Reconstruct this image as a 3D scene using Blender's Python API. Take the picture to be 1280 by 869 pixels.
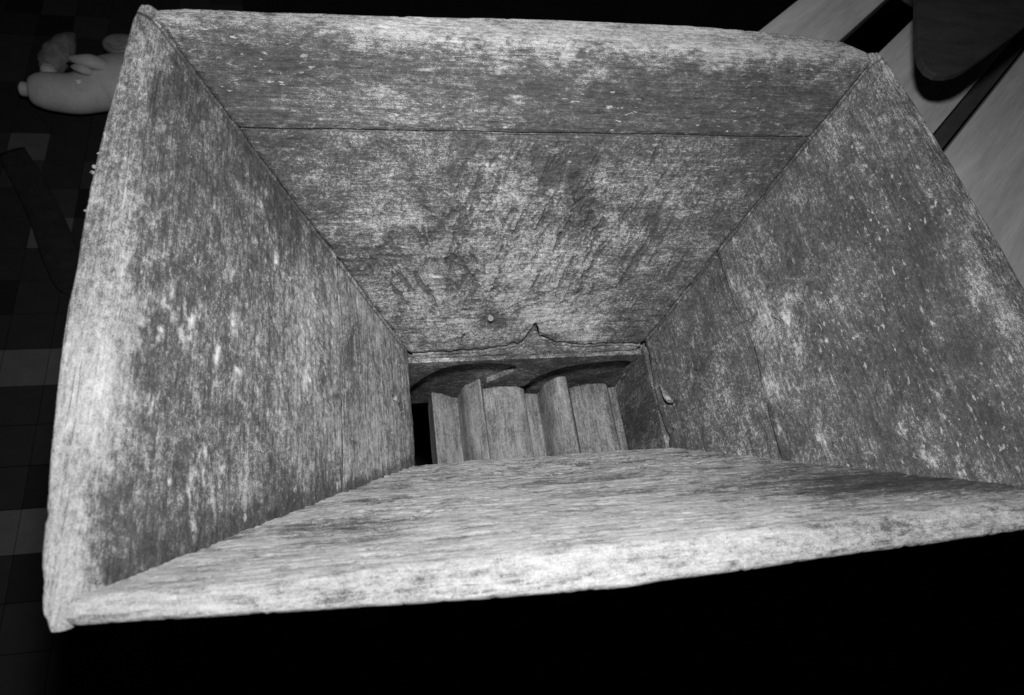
import bpy, bmesh, math, random
import numpy as np
from mathutils import Vector, Matrix

for o in list(bpy.data.objects):
    bpy.data.objects.remove(o)
S = bpy.context.scene
C = S.collection

# ------------------------------------------------------------------ camera
CAM = np.array([-0.21963855, -0.33449782, 0.77773313])
RC = np.array([[0.975037, -0.13322079, 0.17763745],
               [-0.03429191, -0.8807643, -0.47231166],
               [0.21937846, 0.45442982, -0.86334618]])     # rows: right, down, forward
FPX = 898.3624
cd = bpy.data.cameras.new('camera')
cam = bpy.data.objects.new('camera', cd)
C.objects.link(cam)
cd.sensor_fit = 'HORIZONTAL'
cd.sensor_width = 36.0
cd.lens = 36.0 * FPX / 1280.0
cd.clip_start = 0.01
cd.clip_end = 60
M = Matrix.Identity(4)
for i in range(3):
    M[i][0] = RC[0][i]; M[i][1] = -RC[1][i]; M[i][2] = -RC[2][i]; M[i][3] = CAM[i]
cam.matrix_world = M
cd.dof.use_dof = True
cd.dof.focus_distance = 0.80
cd.dof.aperture_fstop = 8.0
S.camera = cam

# ------------------------------------------------------------------ world: an unlit room
W = bpy.data.worlds.new('World')
S.world = W
W.use_nodes = True
W.node_tree.nodes['Background'].inputs[0].default_value = (1, 1, 1, 1)
W.node_tree.nodes['Background'].inputs[1].default_value = 0.0035

# ------------------------------------------------------------------ the camera's flash, on a bracket above the lens
ld = bpy.data.lights.new('flash', 'AREA')
ld.shape = 'RECTANGLE'
ld.size = 0.07
ld.size_y = 0.045
ld.energy = 8.6
ld.spread = math.radians(150)
fl = bpy.data.objects.new('flash', ld)
C.objects.link(fl)
fp = CAM + RC[0] * 0.02 - RC[1] * 0.23
fl.location = fp
aim = Vector((0.06, 0.12, 0.15)) - Vector(fp)
fl.rotation_euler = aim.to_track_quat('-Z', 'Y').to_euler()

S.view_settings.view_transform = 'Standard'
S.view_settings.look = 'None'
S.view_settings.exposure = 0.0
S.view_settings.gamma = 1.0
S.view_settings.use_curve_mapping = False


# ------------------------------------------------------------------ helpers
def at(u, v, z):
    """the point at height z seen at pixel (u, v) of the photograph"""
    d = RC.T @ np.array([(u - 640) / FPX, (v - 434.5) / FPX, 1.0])
    return CAM + d * (z - CAM[2]) / d[2]


def hash3(ix, iy, iz, seed):
    n = (ix * 374761393 + iy * 668265263 + iz * 2147483647 + seed * 1274126177) & 0xFFFFFFFF
    n = ((n ^ (n >> 13)) * 1274126177) & 0xFFFFFFFF
    n = ((n ^ (n >> 16)) * 2246822519) & 0xFFFFFFFF
    return ((n ^ (n >> 15)) & 0xFFFF) / 65535.0


def vnoise(x, y, seed=0, z=None):
    """smooth value noise in two dimensions, 0..1"""
    ix = np.floor(x).astype(np.int64); iy = np.floor(y).astype(np.int64)
    fx = x - ix; fy = y - iy
    fx = fx * fx * fx * (fx * (fx * 6 - 15) + 10); fy = fy * fy * fy * (fy * (fy * 6 - 15) + 10)
    k = np.zeros_like(ix)
    a = hash3(ix, iy, k, seed); b = hash3(ix + 1, iy, k, seed)
    c = hash3(ix, iy + 1, k, seed); d = hash3(ix + 1, iy + 1, k, seed)
    return (a * (1 - fx) + b * fx) * (1 - fy) + (c * (1 - fx) + d * fx) * fy


def fbm(x, y, seed=0, octv=4, gain=0.5):
    s = 0.0; amp = 1.0; tot = 0.0
    for i in range(octv):
        s = s + amp * vnoise(x * 2 ** i + 17.3 * i, y * 2 ** i - 9.1 * i, seed + 31 * i)
        tot += amp; amp *= gain
    return s / tot


def sstep(a, b, x):
    t = np.clip((x - a) / (b - a), 0, 1)
    return t * t * (3 - 2 * t)


def blob(u, v, cu, cv, ru, rv):
    return np.exp(-(((u - cu) / ru) ** 2 + ((v - cv) / rv) ** 2))


def link(name, me, mat, parent=None):
    o = bpy.data.objects.new(name, me)
    C.objects.link(o)
    if mat is not None:
        me.materials.clear(); me.materials.append(mat)
    if parent is not None:
        o.parent = parent
        o.matrix_parent_inverse = parent.matrix_world.inverted()
    return o


def grid_mesh(name, X, Y, Z, closed_v=True, caps=True, smooth=True):
    """mesh from arrays [profile, station]; the profile closes on itself, the ends are capped"""
    n, m = X.shape
    co = np.stack([X, Y, Z], -1).reshape(-1, 3)
    idx = np.arange(n * m).reshape(n, m)
    rows = np.arange(n) if closed_v else np.arange(n - 1)
    r2 = (rows + 1) % n
    q = np.stack([idx[rows][:, :-1], idx[rows][:, 1:], idx[r2][:, 1:], idx[r2][:, :-1]], -1).reshape(-1, 4)
    loops = q.ravel()
    starts = np.arange(len(q)) * 4
    tot = np.full(len(q), 4)
    if caps:
        c0 = idx[:, 0]; c1 = idx[::-1, -1]
        loops = np.concatenate([loops, c0, c1])
        starts = np.concatenate([starts, [len(q) * 4, len(q) * 4 + n]])
        tot = np.concatenate([tot, [n, n]])
    me = bpy.data.meshes.new(name)
    me.vertices.add(len(co)); me.vertices.foreach_set('co', co.ravel().astype(np.float32))
    me.loops.add(len(loops)); me.loops.foreach_set('vertex_index', loops.astype(np.int32))
    me.polygons.add(len(starts))
    me.polygons.foreach_set('loop_start', starts.astype(np.int32))
    try:
        me.polygons.foreach_set('loop_total', tot.astype(np.int32))
    except Exception:
        pass
    sm = np.ones(len(starts), dtype=bool)
    if not smooth: sm[:] = False
    if caps: sm[-2:] = False
    me.update(calc_edges=True)
    me.polygons.foreach_set('use_smooth', sm)
    me.validate()
    return me


def add_attr(me, name, arr, kind='FLOAT'):
    a = me.attributes.new(name, kind, 'POINT')
    if kind == 'FLOAT':
        a.data.foreach_set('value', arr.astype(np.float32).ravel())
    else:
        a.data.foreach_set('vector', arr.astype(np.float32).ravel())


# ------------------------------------------------------------------ materials
class NB:
    def __init__(self, name):
        self.m = bpy.data.materials.new(name)
        self.m.use_nodes = True
        self.t = self.m.node_tree
        self.t.nodes.clear()
        self.out = self.t.nodes.new('ShaderNodeOutputMaterial')
        self.b = self.t.nodes.new('ShaderNodeBsdfPrincipled')
        self.t.links.new(self.b.outputs[0], self.out.inputs[0])

    def n(self, kind, **kw):
        x = self.t.nodes.new(kind)
        for k, v in kw.items(): setattr(x, k, v)
        return x

    def l(self, a, b): self.t.links.new(a, b)

    def math(self, op, a, b=None, clamp=False):
        x = self.n('ShaderNodeMath', operation=op); x.use_clamp = clamp
        for i, s in enumerate((a, b)):
            if s is None: continue
            if isinstance(s, (int, float)): x.inputs[i].default_value = s
            else: self.l(s, x.inputs[i])
        return x.outputs[0]

    def noise(self, vec, scale, detail=4, rough=0.6, dist=0.0, off=(0, 0, 0)):
        mp = self.n('ShaderNodeMapping')
        mp.inputs['Scale'].default_value = scale if not isinstance(scale, (int, float)) else (scale,) * 3
        mp.inputs['Location'].default_value = off
        self.l(vec, mp.inputs['Vector'])
        x = self.n('ShaderNodeTexNoise')
        x.inputs['Scale'].default_value = 1.0
        x.inputs['Detail'].default_value = detail
        x.inputs['Roughness'].default_value = rough
        x.inputs['Distortion'].default_value = dist
        self.l(mp.outputs[0], x.inputs['Vector'])
        return x.outputs[0]

    def ramp(self, fac, stops, interp='LINEAR'):
        r = self.n('ShaderNodeValToRGB')
        r.color_ramp.interpolation = interp
        e = r.color_ramp.elements
        while len(e) < len(stops): e.new(0.5)
        for q, (p, c) in zip(e, stops):
            q.position = p; q.color = (c, c, c, 1)
        self.l(fac, r.inputs[0])
        return r.outputs[0]

    def mr(self, val, a, b, c=0.0, d=1.0):
        x = self.n('ShaderNodeMapRange'); x.clamp = True
        x.inputs[1].default_value = a; x.inputs[2].default_value = b
        x.inputs[3].default_value = c; x.inputs[4].default_value = d
        self.l(val, x.inputs[0])
        return x.outputs[0]


def old_wood(name, seed=0.0, fleck=0.55, gain=1.0, rough=0.72, amp=1.0, aniso=1.0, patch=1.0):
    """worn board: dark patina where 'wear' is low, pale bare fibre where it is high"""
    nb = NB(name)
    at_ = nb.n('ShaderNodeAttribute', attribute_name='board')
    wr = nb.n('ShaderNodeAttribute', attribute_name='wear')
    p = at_.outputs['Vector']
    o = (seed * 3.7, seed * 1.9, seed)
    n0 = nb.noise(p, (4.5 * aniso, 7, 7), 2, 0.5, 0.6, (o[0] + 3, o[1], o[2]))
    n1 = nb.noise(p, (15 * aniso, 23, 23), 4, 0.62, 0.7, o)
    n2 = nb.noise(p, (58 * aniso, 88, 88), 5, 0.70, 0.9, o)
    n3 = nb.noise(p, (240 * aniso, 350, 350), 3, 0.75, 0.3, o)
    n4 = nb.noise(p, (800, 1000, 1000), 1, 0.6, 0.0, o)
    nf = nb.noise(p, (26, 560, 560), 3, 0.6, 0.8, o)            # fibres along the grain
    s = nb.math('MULTIPLY', nb.math('SUBTRACT', n1, 0.5), 0.75 * patch)
    s = nb.math('ADD', s, nb.math('MULTIPLY', nb.math('SUBTRACT', n0, 0.5), 0.60 * patch))
    s = nb.math('ADD', s, nb.math('MULTIPLY', nb.math('SUBTRACT', n2, 0.5), 0.95 * amp))
    s = nb.math('ADD', s, nb.math('MULTIPLY', nb.math('SUBTRACT', n3, 0.5), 1.15 * amp))
    s = nb.math('ADD', s, nb.math('MULTIPLY', nb.math('SUBTRACT', n4, 0.5), 0.90 * amp))
    s = nb.math('ADD', s, nb.math('MULTIPLY', nb.math('SUBTRACT', nf, 0.5), 0.55 / aniso))
    # bare pale wood varies less than the patina
    s = nb.math('MULTIPLY', s, nb.mr(wr.outputs['Fac'], 0.45, 0.80, 1.0, 0.62))
    t = nb.math('ADD', s, wr.outputs['Fac'], clamp=True)
    g = gain
    col = nb.ramp(t, [(0.0, 0.030 * g), (0.28, 0.060 * g), (0.43, 0.088 * g), (0.54, 0.155 * g), (0.67, 0.25 * g), (0.84, 0.36 * g), (1.0, 0.48 * g)])
    # pale chips, longer along the grain, only in some zones
    fl1 = nb.noise(p, (80, 200, 200), 4, 0.66, 0.15, (o[0] + 5, o[1], o[2]))
    zone = nb.noise(p, (9, 14, 14), 2, 0.5, 0.0, (o[0] + 11, o[1], o[2]))
    fm = nb.math('MULTIPLY', nb.mr(fl1, 0.605, 0.66), nb.mr(zone, 0.46, 0.60))
    fm = nb.math('MULTIPLY', fm, fleck)
    mx = nb.n('ShaderNodeMix', data_type='RGBA')
    nb.l(fm, mx.inputs[0]); nb.l(col, mx.inputs[6]); mx.inputs[7].default_value = (0.46 * g, 0.46 * g, 0.46 * g, 1)
    # dark checks and grime lines along the grain
    ck = nb.noise(p, (16, 330, 330), 4, 0.6, 1.2, (o[0] + 2, o[1] + 7, o[2]))
    cm = nb.math('MULTIPLY', nb.mr(ck, 0.30, 0.36, 1.0, 0.0), 0.55)
    mx2 = nb.n('ShaderNodeMix', data_type='RGBA')
    nb.l(cm, mx2.inputs[0]); nb.l(mx.outputs[2], mx2.inputs[6]); mx2.inputs[7].default_value = (0.025, 0.025, 0.025, 1)
    # dark specks
    sp = nb.noise(p, (260, 300, 300), 2, 0.5, 0.0, (o[0] + 1, o[1] + 3, o[2]))
    sm = nb.math('MULTIPLY', nb.mr(sp, 0.27, 0.33, 1.0, 0.0), 0.5)
    mx3 = nb.n('ShaderNodeMix', data_type='RGBA')
    nb.l(sm, mx3.inputs[0]); nb.l(mx2.outputs[2], mx3.inputs[6]); mx3.inputs[7].default_value = (0.02, 0.02, 0.02, 1)
    nb.l(mx3.outputs[2], nb.b.inputs['Base Color'])
    nb.b.inputs['Roughness'].default_value = rough
    nb.b.inputs['Specular IOR Level'].default_value = 0.25
    h = nb.math('ADD', nb.math('MULTIPLY', n2, 0.6), nb.math('MULTIPLY', n3, 0.5))
    h = nb.math('ADD', h, nb.math('MULTIPLY', nf, 0.22))
    h = nb.math('SUBTRACT', h, nb.math('MULTIPLY', cm, 0.35))
    bp = nb.n('ShaderNodeBump'); bp.inputs['Strength'].default_value = 0.75; bp.inputs['Distance'].default_value = 0.0022
    nb.l(h, bp.inputs['Height']); nb.l(bp.outputs[0], nb.b.inputs['Normal'])
    return nb.m


def plain(name, col, var=0.25, scale=(30, 30, 30), rough=0.7, bump=0.3, spec=0.3, grain=None):
    nb = NB(name)
    tc = nb.n('ShaderNodeTexCoord')
    p = tc.outputs['Object']
    n1 = nb.noise(p, scale, 6, 0.65, 0.3)
    n2 = nb.noise(p, tuple(9 * s for s in scale), 3, 0.7, 0.0)
    t = nb.math('ADD', nb.math('MULTIPLY', n1, 0.65), nb.math('MULTIPLY', n2, 0.35))
    c = nb.ramp(t, [(0.3, col * (1 - var)), (0.7, col * (1 + var))])
    nb.l(c, nb.b.inputs['Base Color'])
    nb.b.inputs['Roughness'].default_value = rough
    nb.b.inputs['Specular IOR Level'].default_value = spec
    bp = nb.n('ShaderNodeBump'); bp.inputs['Strength'].default_value = bump; bp.inputs['Distance'].default_value = 0.002
    nb.l(t, bp.inputs['Height']); nb.l(bp.outputs[0], nb.b.inputs['Normal'])
    return nb.m


# ------------------------------------------------------------------ hopper dimensions (metres)
a, b = 0.30, 0.1368          # mouth above the rollers
A, B, H = 0.7582, 0.5074, 0.2975
OX, OY = -0.0059, 0.0158
KL = (A / 2 - OX - a / 2) / H
KR = (A / 2 + OX - a / 2) / H
KB = (OY + B / 2 - b / 2) / H
KF = (B / 2 - OY - b / 2) / H
FLOOR = -0.70

hopper = bpy.data.objects.new('wooden_hopper', None)
C.objects.link(hopper)
hopper.location = (0, 0, FLOOR)
hopper['label'] = 'large weathered wooden mill hopper with four sloping plank sides around a small mouth'
hopper['category'] = 'hopper'
bpy.context.view_layer.update()


def profile(k, z0, z1, T, rim, du=0.0015, r1=0.014, r2=0.010, r0=0.004, thick=0.03):
    """cross-section of a board sloping outwards by k per metre of height.
    Returns (q, zf, w): q distance behind the inner plane (horizontal), zf height, w running length, n0 inner-face share.
    Points run from the bottom inner edge up the inner face, over the top and down the outside."""
    L = (z1 - z0) * math.hypot(1, k)
    n = max(8, int(L / du))
    # inner face
    t = np.linspace(0, 1, n)
    z = z0 + (z1 - z0) * t
    q = np.zeros(n)
    return z, q, L


def make_board(name, side, z0, z1, rim, T_of, mat, disp, wear, seed, nu=420, label=None, z0_of=None, z1_of=None,
               end_gap=0.0012, thick=0.03, r1=0.009, dz=0.0015, ends_over=True):
    """side: left / right / back / front. T_of(u): rim thickness along the board. disp(u, v) inner-face relief,
    wear(u, v, top) patina"""
    k = {'left': KL, 'right': KR, 'back': KB, 'front': KF}[side]
    sl = math.hypot(1, k)
    nface = max(10, int((z1 - z0) * sl / dz))
    s = np.linspace(0, 1, nu)
    # denser stations at the two ends
    s = s + 0.0
    e = np.array([0.0, 0.0006, 0.0016, 0.003])
    s = np.concatenate([e, s[(s > 0.004) & (s < 0.996)], 1 - e[::-1]])
    nu_ = len(s)
    # profile parameters: kind, value
    tf = np.linspace(0, 1, nface)
    zz0 = np.full(nu_, z0) if z0_of is None else None
    # u range at a height z (and horizontal distance behind the inner plane)
    def ends(z, q=None):
        if side in ('left', 'right'):
            ov = 0.018 if ends_over else 0
            pull = 0.0 if q is None else 0.010 * np.clip(q / 0.028, 0, 1.1) ** 3
            return -(b / 2 + KF * z) - ov + pull, (b / 2 + KB * z) + ov - pull
        w0 = w1 = 0.0
        if end_gap > 0 and np.ndim(z) == 2:
            w0 = 0.0012 + 0.0014 * np.clip(fbm(z * 55, z * 0 + 2, int(seed * 7), 4) * 2 - 0.8, 0, 1); w1 = 0.0006 + 0.0012 * np.clip(fbm(z * 60, z * 0 + 5, int(seed * 7), 4) * 2 - 0.8, 0, 1)
        return -(a / 2 + KL * z) + end_gap + w0, (a / 2 + KR * z) - end_gap - w1
    um = np.linspace(*ends(z1), nu_) if side in ('left', 'right') else None
    rows_z = []; rows_q = []; rows_v = []; rows_top = []; rows_face = []
    zmid = z1
    e0, e1 = ends((z0 + z1) / 2)
    u_ref = e0 + (e1 - e0) * s
    eb0, eb1 = ends(z0)
    u_bot = eb0 + (eb1 - eb0) * s
    et0, et1 = ends(z1)
    u_top = et0 + (et1 - et0) * s
    Z0 = np.full(nu_, z0) if z0_of is None else z0_of(u_bot)
    Z1 = np.full(nu_, z1) if z1_of is None else z1_of(u_top)
    T = T_of(u_top) + (0.0022 * (fbm(u_top * 17, u_top * 0, int(seed * 13), 5, 0.55) - 0.5) + 0.0012 * np.clip(fbm(u_top * 120, u_top * 0, int(seed * 17), 3) - 0.66, 0, 1) * -4) if rim else np.full(nu_, thick)
    # the inner face with rounded lower edge
    rb = 0.004
    for i, t in enumerate(tf):
        z = Z0 + (Z1 - Z0) * t
        rows_z.append(z); rows_q.append(np.zeros(nu_)); rows_v.append(z * sl); rows_top.append(np.zeros(nu_)); rows_face.append(1.0)
    if rim:
        # round the inner top edge: a worn, wide curve, then the flat rim, then the outer edge
        r1v = np.minimum(r1, T * 0.42)
        # remove face rows inside the rounding: shift the face rows down to z1 - r
        cut = r1v * 0.9 / (Z1 - Z0)
        for i, t in enumerate(tf):
            rows_z[i] = Z0 + (Z1 - r1v * 0.9 - Z0) * t
            rows_v[i] = rows_z[i] * sl
        nn = 8
        for j in range(1, nn + 1):
            ph = j / nn
            # quadratic bezier from (face point) via rim corner to a point on the flat
            zb = Z1 - r1v * 0.9
            p0 = (-k * (r1v * 0.9), -r1v * 0.9); p1 = (0.0, 0.0)
            # outward horizontal h relative to inner top edge
            hx = (1 - ph) ** 2 * p0[0] + 2 * ph * (1 - ph) * 0 + ph ** 2 * r1v
            hz = (1 - ph) ** 2 * p0[1]
            z = Z1 + hz
            rows_z.append(z); rows_q.append(hx - k * hz); rows_v.append(z1 * sl + 0.012 * (ph - 1)); rows_top.append(np.full(nu_, ph)); rows_face.append(0.8)
        nt = 16
        r2v = np.minimum(0.005, T * 0.25)
        for j in range(1, nt + 1):
            ph = j / nt
            hx = r1v + (T - r2v - r1v) * ph
            rows_z.append(Z1.copy()); rows_q.append(hx); rows_v.append(z1 * sl + hx); rows_top.append(np.ones(nu_)); rows_face.append(0.8)
        for j in range(1, 7):
            ph = j / 6 * math.pi / 2
            hx = T - r2v + r2v * math.sin(ph)
            hz = -r2v * (1 - math.cos(ph))
            rows_z.append(Z1 + hz); rows_q.append(hx - k * hz * 0.5); rows_v.append(z1 * sl + T + 0.002 * j); rows_top.append(np.ones(nu_)); rows_face.append(0.4)
        zlast = Z1 - r2v; hlast = T
        qb = T
    else:
        # small rounded top edge
        for j, (dq, dzv) in enumerate([(0.0006, 0.0003), (0.0025, 0.0006)]):
            rows_z.append(Z1 + dzv * 0); rows_q.append(np.full(nu_, dq)); rows_v.append(Z1 * sl + dq); rows_top.append(np.zeros(nu_)); rows_face.append(0.2)
        rows_z.append(Z1.copy()); rows_q.append(np.full(nu_, thick)); rows_v.append(Z1 * sl + thick); rows_top.append(np.zeros(nu_)); rows_face.append(0.0)
        qb = np.full(nu_, thick)
    # outside, down to the bottom
    zl = rows_z[-1]
    for j in range(1, 9):
        ph = j / 8
        z = zl + (Z0 - zl) * ph
        rows_z.append(z); rows_q.append(qb + 0 * z); rows_v.append(-z * sl + 3); rows_top.append(np.zeros(nu_)); rows_face.append(0.0)
    # underside back to the inner edge
    for dq in (0.6, 0.25):
        rows_z.append(Z0.copy()); rows_q.append(qb * dq); rows_v.append(-qb * dq); rows_top.append(np.zeros(nu_)); rows_face.append(0.0)
    rows_z.append(Z0 + 0.0); rows_q.append(np.full(nu_, 0.004)); rows_v.append(Z0 * sl - 0.004); rows_top.append(np.zeros(nu_)); rows_face.append(0.2)
    Zc, Q, V, TOP = [np.array([q + np.zeros(nu_) for q in rows]) for rows in (rows_z, rows_q, rows_v, rows_top)]
    FACE = np.array(rows_face)[:, None] * np.ones(nu_)
    hd_ = np.hypot(np.diff(k * Zc + Q, axis=0), np.diff(Zc, axis=0))
    V = Z0[None, :] * sl + np.concatenate([np.zeros((1, nu_)), np.cumsum(hd_, axis=0)])
    E0, E1 = ends(Zc, Q)
    U = E0 + (E1 - E0) * s[None, :]
    # round the outer ends of the side boards a little
    if side in ('left', 'right'):
        pass
    # relief on the face
    D = disp(U, V) * FACE
    if side == 'left':
        D = D - 0.0028 * joint(U, Zc, k) * (TOP < 0.5) * (FACE > 0.5)
    edge = np.minimum(s, 1 - s)[None, :] * (E1 - E0)
    # soften edges: board arrises sink away from the face plane
    D = D - 0.0016 * np.exp(-(edge / 0.0022) ** 2) * FACE
    if z1_of is not None or not rim:
        dtop = np.maximum(Z1[None, :] - Zc, 0) * sl
        D = D - 0.0013 * np.exp(-(dtop / 0.002) ** 2) * FACE
    dbot = np.maximum(Zc - Z0[None, :], 0) * sl
    D = D - 0.0022 * np.exp(-(dbot / 0.003) ** 2) * (FACE > 0.5)
    nz = k / sl; nh = -1 / sl           # inner normal tilts up and inwards... (horizontal inwards, vertical up)
    hh = k * Zc + Q                      # horizontal distance outwards from the mouth edge
    # normal of the inner face points inwards (-h) and up (+z)
    ni_h = -1 / sl * (1 - TOP); ni_z = (k / sl) * (1 - TOP) + TOP
    hh = hh + D * ni_h
    Zf = Zc + D * ni_z
    if side == 'left':
        X = -(a / 2) - hh; Y = U; flip = False
    elif side == 'right':
        X = (a / 2) + hh; Y = U; flip = True
    elif side == 'back':
        X = U; Y = b / 2 + hh; flip = False
    else:
        X = U; Y = -b / 2 - hh; flip = True
    if flip:
        X, Y, Zf, U2, V2, TOP2, FACE2 = [q[:, ::-1] for q in (X, Y, Zf, U, V, TOP, FACE)]
    else:
        U2, V2, TOP2, FACE2 = U, V, TOP, FACE
    me = grid_mesh(name, X, Y, Zf)
    bc = np.stack([U2, V2, np.full_like(U2, seed * 1.37)], -1).reshape(-1, 3)
    add_attr(me, 'board', bc, 'FLOAT_VECTOR')
    wv = wear(U2, V2, TOP2)
    wv = np.where(FACE2 > 0.1, wv, 0.35)
    add_attr(me, 'wear', wv)
    o = link(name, me, mat, hopper)
    if label: o['label'] = label
    return o


def relief(seed, amp=0.0016, hew=None):
    """gently uneven hand-worked surface; hew(u, v) adds rough hewn zones"""
    def f(u, v):
        d = amp * (fbm(u * 14, v * 22, seed, 3) - 0.5) * 2
        d = d + 0.0007 * (fbm(u * 60, v * 150, seed + 5, 3) - 0.5) * 2
        d = d + 0.0005 * (fbm(u * 25, v * 420, seed + 9, 2) - 0.5) * 2
        if hew is not None:
            d = d + hew(u, v)
        return d
    return f


def gouges(seed, cu, cv, ru, rv, depth=0.0022, fu=90, fv=70):
    """short hewing marks that curl round a rough zone"""
    def f(u, v):
        m = blob(u, v, cu, cv, ru, rv)
        wu = u + 0.018 * (fbm(u * 28, v * 28, seed, 3) - 0.5)
        wv = v + 0.030 * (fbm(u * 24, v * 24, seed + 3, 3) - 0.5)
        r = np.abs(fbm(wu * fu, wv * fv, seed + 7, 3) - 0.5) * 2
        return -depth * m * (1 - sstep(0.0, 0.22, r)) - depth * 0.4 * m * (fbm(wu * 150, wv * 130, seed + 8, 2) - 0.5)
    return f


def adze(seed, cu, cv, ru, rv, depth, ang=60, fl=34, fw=150):
    """short slanting tool marks with torn fibre beside them"""
    def f(u, v):
        m = blob(u, v, cu, cv, ru, rv)
        t = math.radians(ang)
        wu = u + 0.010 * (fbm(u * 20, v * 20, seed, 3) - 0.5); wv = v + 0.014 * (fbm(u * 18, v * 18, seed + 3, 3) - 0.5)
        al = wu * math.cos(t) + wv * math.sin(t); ac = -wu * math.sin(t) + wv * math.cos(t)
        n = fbm(al * fl, ac * fw, seed + 6, 4, 0.6)
        g = sstep(0.54, 0.68, n)
        tear = fbm(u * 60, v * 330, seed + 9, 3) - 0.5
        return -depth * m * g - 0.0012 * m * tear
    return f


def groove(u, v, pts, width, depth):
    """a narrow crack that follows a polyline in board coordinates"""
    best = np.full(u.shape, 1e9)
    for (x0, y0), (x1, y1) in zip(pts[:-1], pts[1:]):
        dx, dy = x1 - x0, y1 - y0
        t = np.clip(((u - x0) * dx + (v - y0) * dy) / (dx * dx + dy * dy), 0, 1)
        best = np.minimum(best, np.hypot(u - x0 - t * dx, v - y0 - t * dy))
    return -depth * np.exp(-(best / width) ** 2)


def pits(u, v, lst):
    d = 0.0
    for cu, cv, r, dp in lst:
        d = d - dp * np.exp(-(((u - cu) ** 2 + (v - cv) ** 2) / r ** 2) ** 2)
    return d


def ragged(u, z, seed):
    """height with a torn edge, so that wear zones end in flakes instead of fading"""
    return z + 0.040 * (fbm(u * 28, z * 45, seed, 3) - 0.5) + 0.034 * (fbm(u * 130, z * 190, seed + 3, 3) - 0.5)


def joint(u, z, k):
    """crack shadow and dirt painted dark in the joint with the back boards"""
    d = u - (b / 2 + KB * z) + 0.0008
    return np.exp(-(d / 0.0013) ** 2)


def scrapes(u, z, lst, seed, amp=0.5):
    """small ragged pale scuffs where the skin of the wood has lifted"""
    rng = random.Random(seed)
    w = 0.0
    rag = sstep(0.30, 0.62, fbm(u * 260, z * 420, seed, 2))
    for cu, cz in lst:
        for _ in range(rng.choice([1, 2, 2, 3])):
            l = rng.uniform(0.002, 0.0105); h = rng.uniform(0.0008, 0.0022)
            du = rng.uniform(-0.006, 0.006); dv = rng.uniform(-0.003, 0.003)
            tl = rng.uniform(-0.25, 0.25)
            w = np.maximum(w, amp * rng.uniform(0.6, 1.0) * blob(u, z + tl * (u - cu), cu + du, cz + dv, l, h))
    return w * (0.45 + 0.55 * rag)


FLECKS = {
    'back': [(-0.0575, 0.2731), (-0.3243, 0.2328), (-0.2879, 0.1996), (-0.2807, 0.2011), (-0.0667, 0.214), (-0.0669, 0.1914), (0.1964, 0.1959), (0.2646, 0.2487), (0.2999, 0.2512), (-0.1379, 0.27), (-0.0456, 0.2527), (0.0123, 0.2095), (0.0082, 0.1688), (-0.0204, 0.1297), (-0.1251, 0.0859), (0.0736, 0.1772), (-0.1616, 0.118), (0.2865, 0.2747), (0.31, 0.283), (0.33, 0.279)],
    'left': [(-0.0003, 0.2615), (-0.0127, 0.2623), (-0.0207, 0.2547), (-0.0215, 0.247), (-0.0135, 0.2487), (-0.0348, 0.2473), (-0.0376, 0.2242), (-0.0443, 0.2654), (0.0888, 0.1737), (-0.1224, 0.2287), (-0.1378, 0.2159), (-0.1529, 0.2488), (-0.0429, 0.204), (-0.1843, 0.2333), (-0.0212, 0.1391), (0.148, 0.1916), (0.1628, 0.1836), (-0.1285, 0.248), (-0.0007, 0.2127), (-0.0977, 0.2663), (-0.145, 0.235), (-0.15, 0.225), (-0.16, 0.22), (-0.16, 0.24), (-0.165, 0.212)],
    'right': [(0.1802, 0.2597), (0.1999, 0.258), (0.1497, 0.2546), (0.1311, 0.2563), (0.1592, 0.2371), (0.0868, 0.2895), (0.0639, 0.2857), (-0.0425, 0.2505), (-0.0293, 0.2515), (-0.1131, 0.235), (-0.0934, 0.2047), (-0.1336, 0.2345), (-0.1388, 0.2006), (-0.1662, 0.2074), (-0.1811, 0.2283), (-0.1604, 0.2402), (0.0191, 0.1491), (0.0248, 0.1311), (-0.0219, 0.1496), (-0.0197, 0.1719), (-0.0512, 0.1307), (-0.0988, 0.1109), (-0.1158, 0.1388), (0.0157, 0.1958), (0.0056, 0.0813), (0.0267, 0.082), (-0.0402, 0.2833), (-0.17, 0.222), (-0.168, 0.215), (-0.175, 0.22), (-0.19, 0.228)],
    'front': [(-0.218, 0.2655), (-0.251, 0.2449), (-0.013, 0.0855), (0.1998, 0.2925), (0.2367, 0.2856), (0.2786, 0.2691), (0.0448, 0.2468), (-0.3239, 0.2516), (-0.1201, 0.1981)],
}
SL, SR, SB, SF = math.hypot(1, KL), math.hypot(1, KR), math.hypot(1, KB), math.hypot(1, KF)

# ------------------------------------------------------------------ back wall: two boards and a split-off strip
wood_back_up = old_wood('upper_back_wood', 1.0, 0.7, 1.0, 0.72, 0.9, 0.8, 1.0)
wood_back = old_wood('lower_back_wood', 2.0, 0.45, 1.0, 0.72, 1.1, 1.1, 1.0)
wood_left = old_wood('left_wood', 3.0, 0.6, 1.0, 0.72, 0.95, 0.9, 1.0)
wood_left_low = old_wood('left_low_wood', 3.4, 0.3, 1.0, 0.72, 0.8, 0.7, 0.8)
wood_right = old_wood('right_wood', 4.0, 0.6, 1.0, 0.72, 1.0, 0.9, 1.2)
wood_right_low = old_wood('right_low_wood', 4.4, 0.4)
wood_front = old_wood('front_wood', 5.0, 0.4, 1.0, 0.72, 0.85, 0.95, 0.75)
wood_strip = old_wood('strip_wood', 6.0, 0.2)


def interp(xs, ys):
    return lambda u: np.interp(u, xs, ys)


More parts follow.
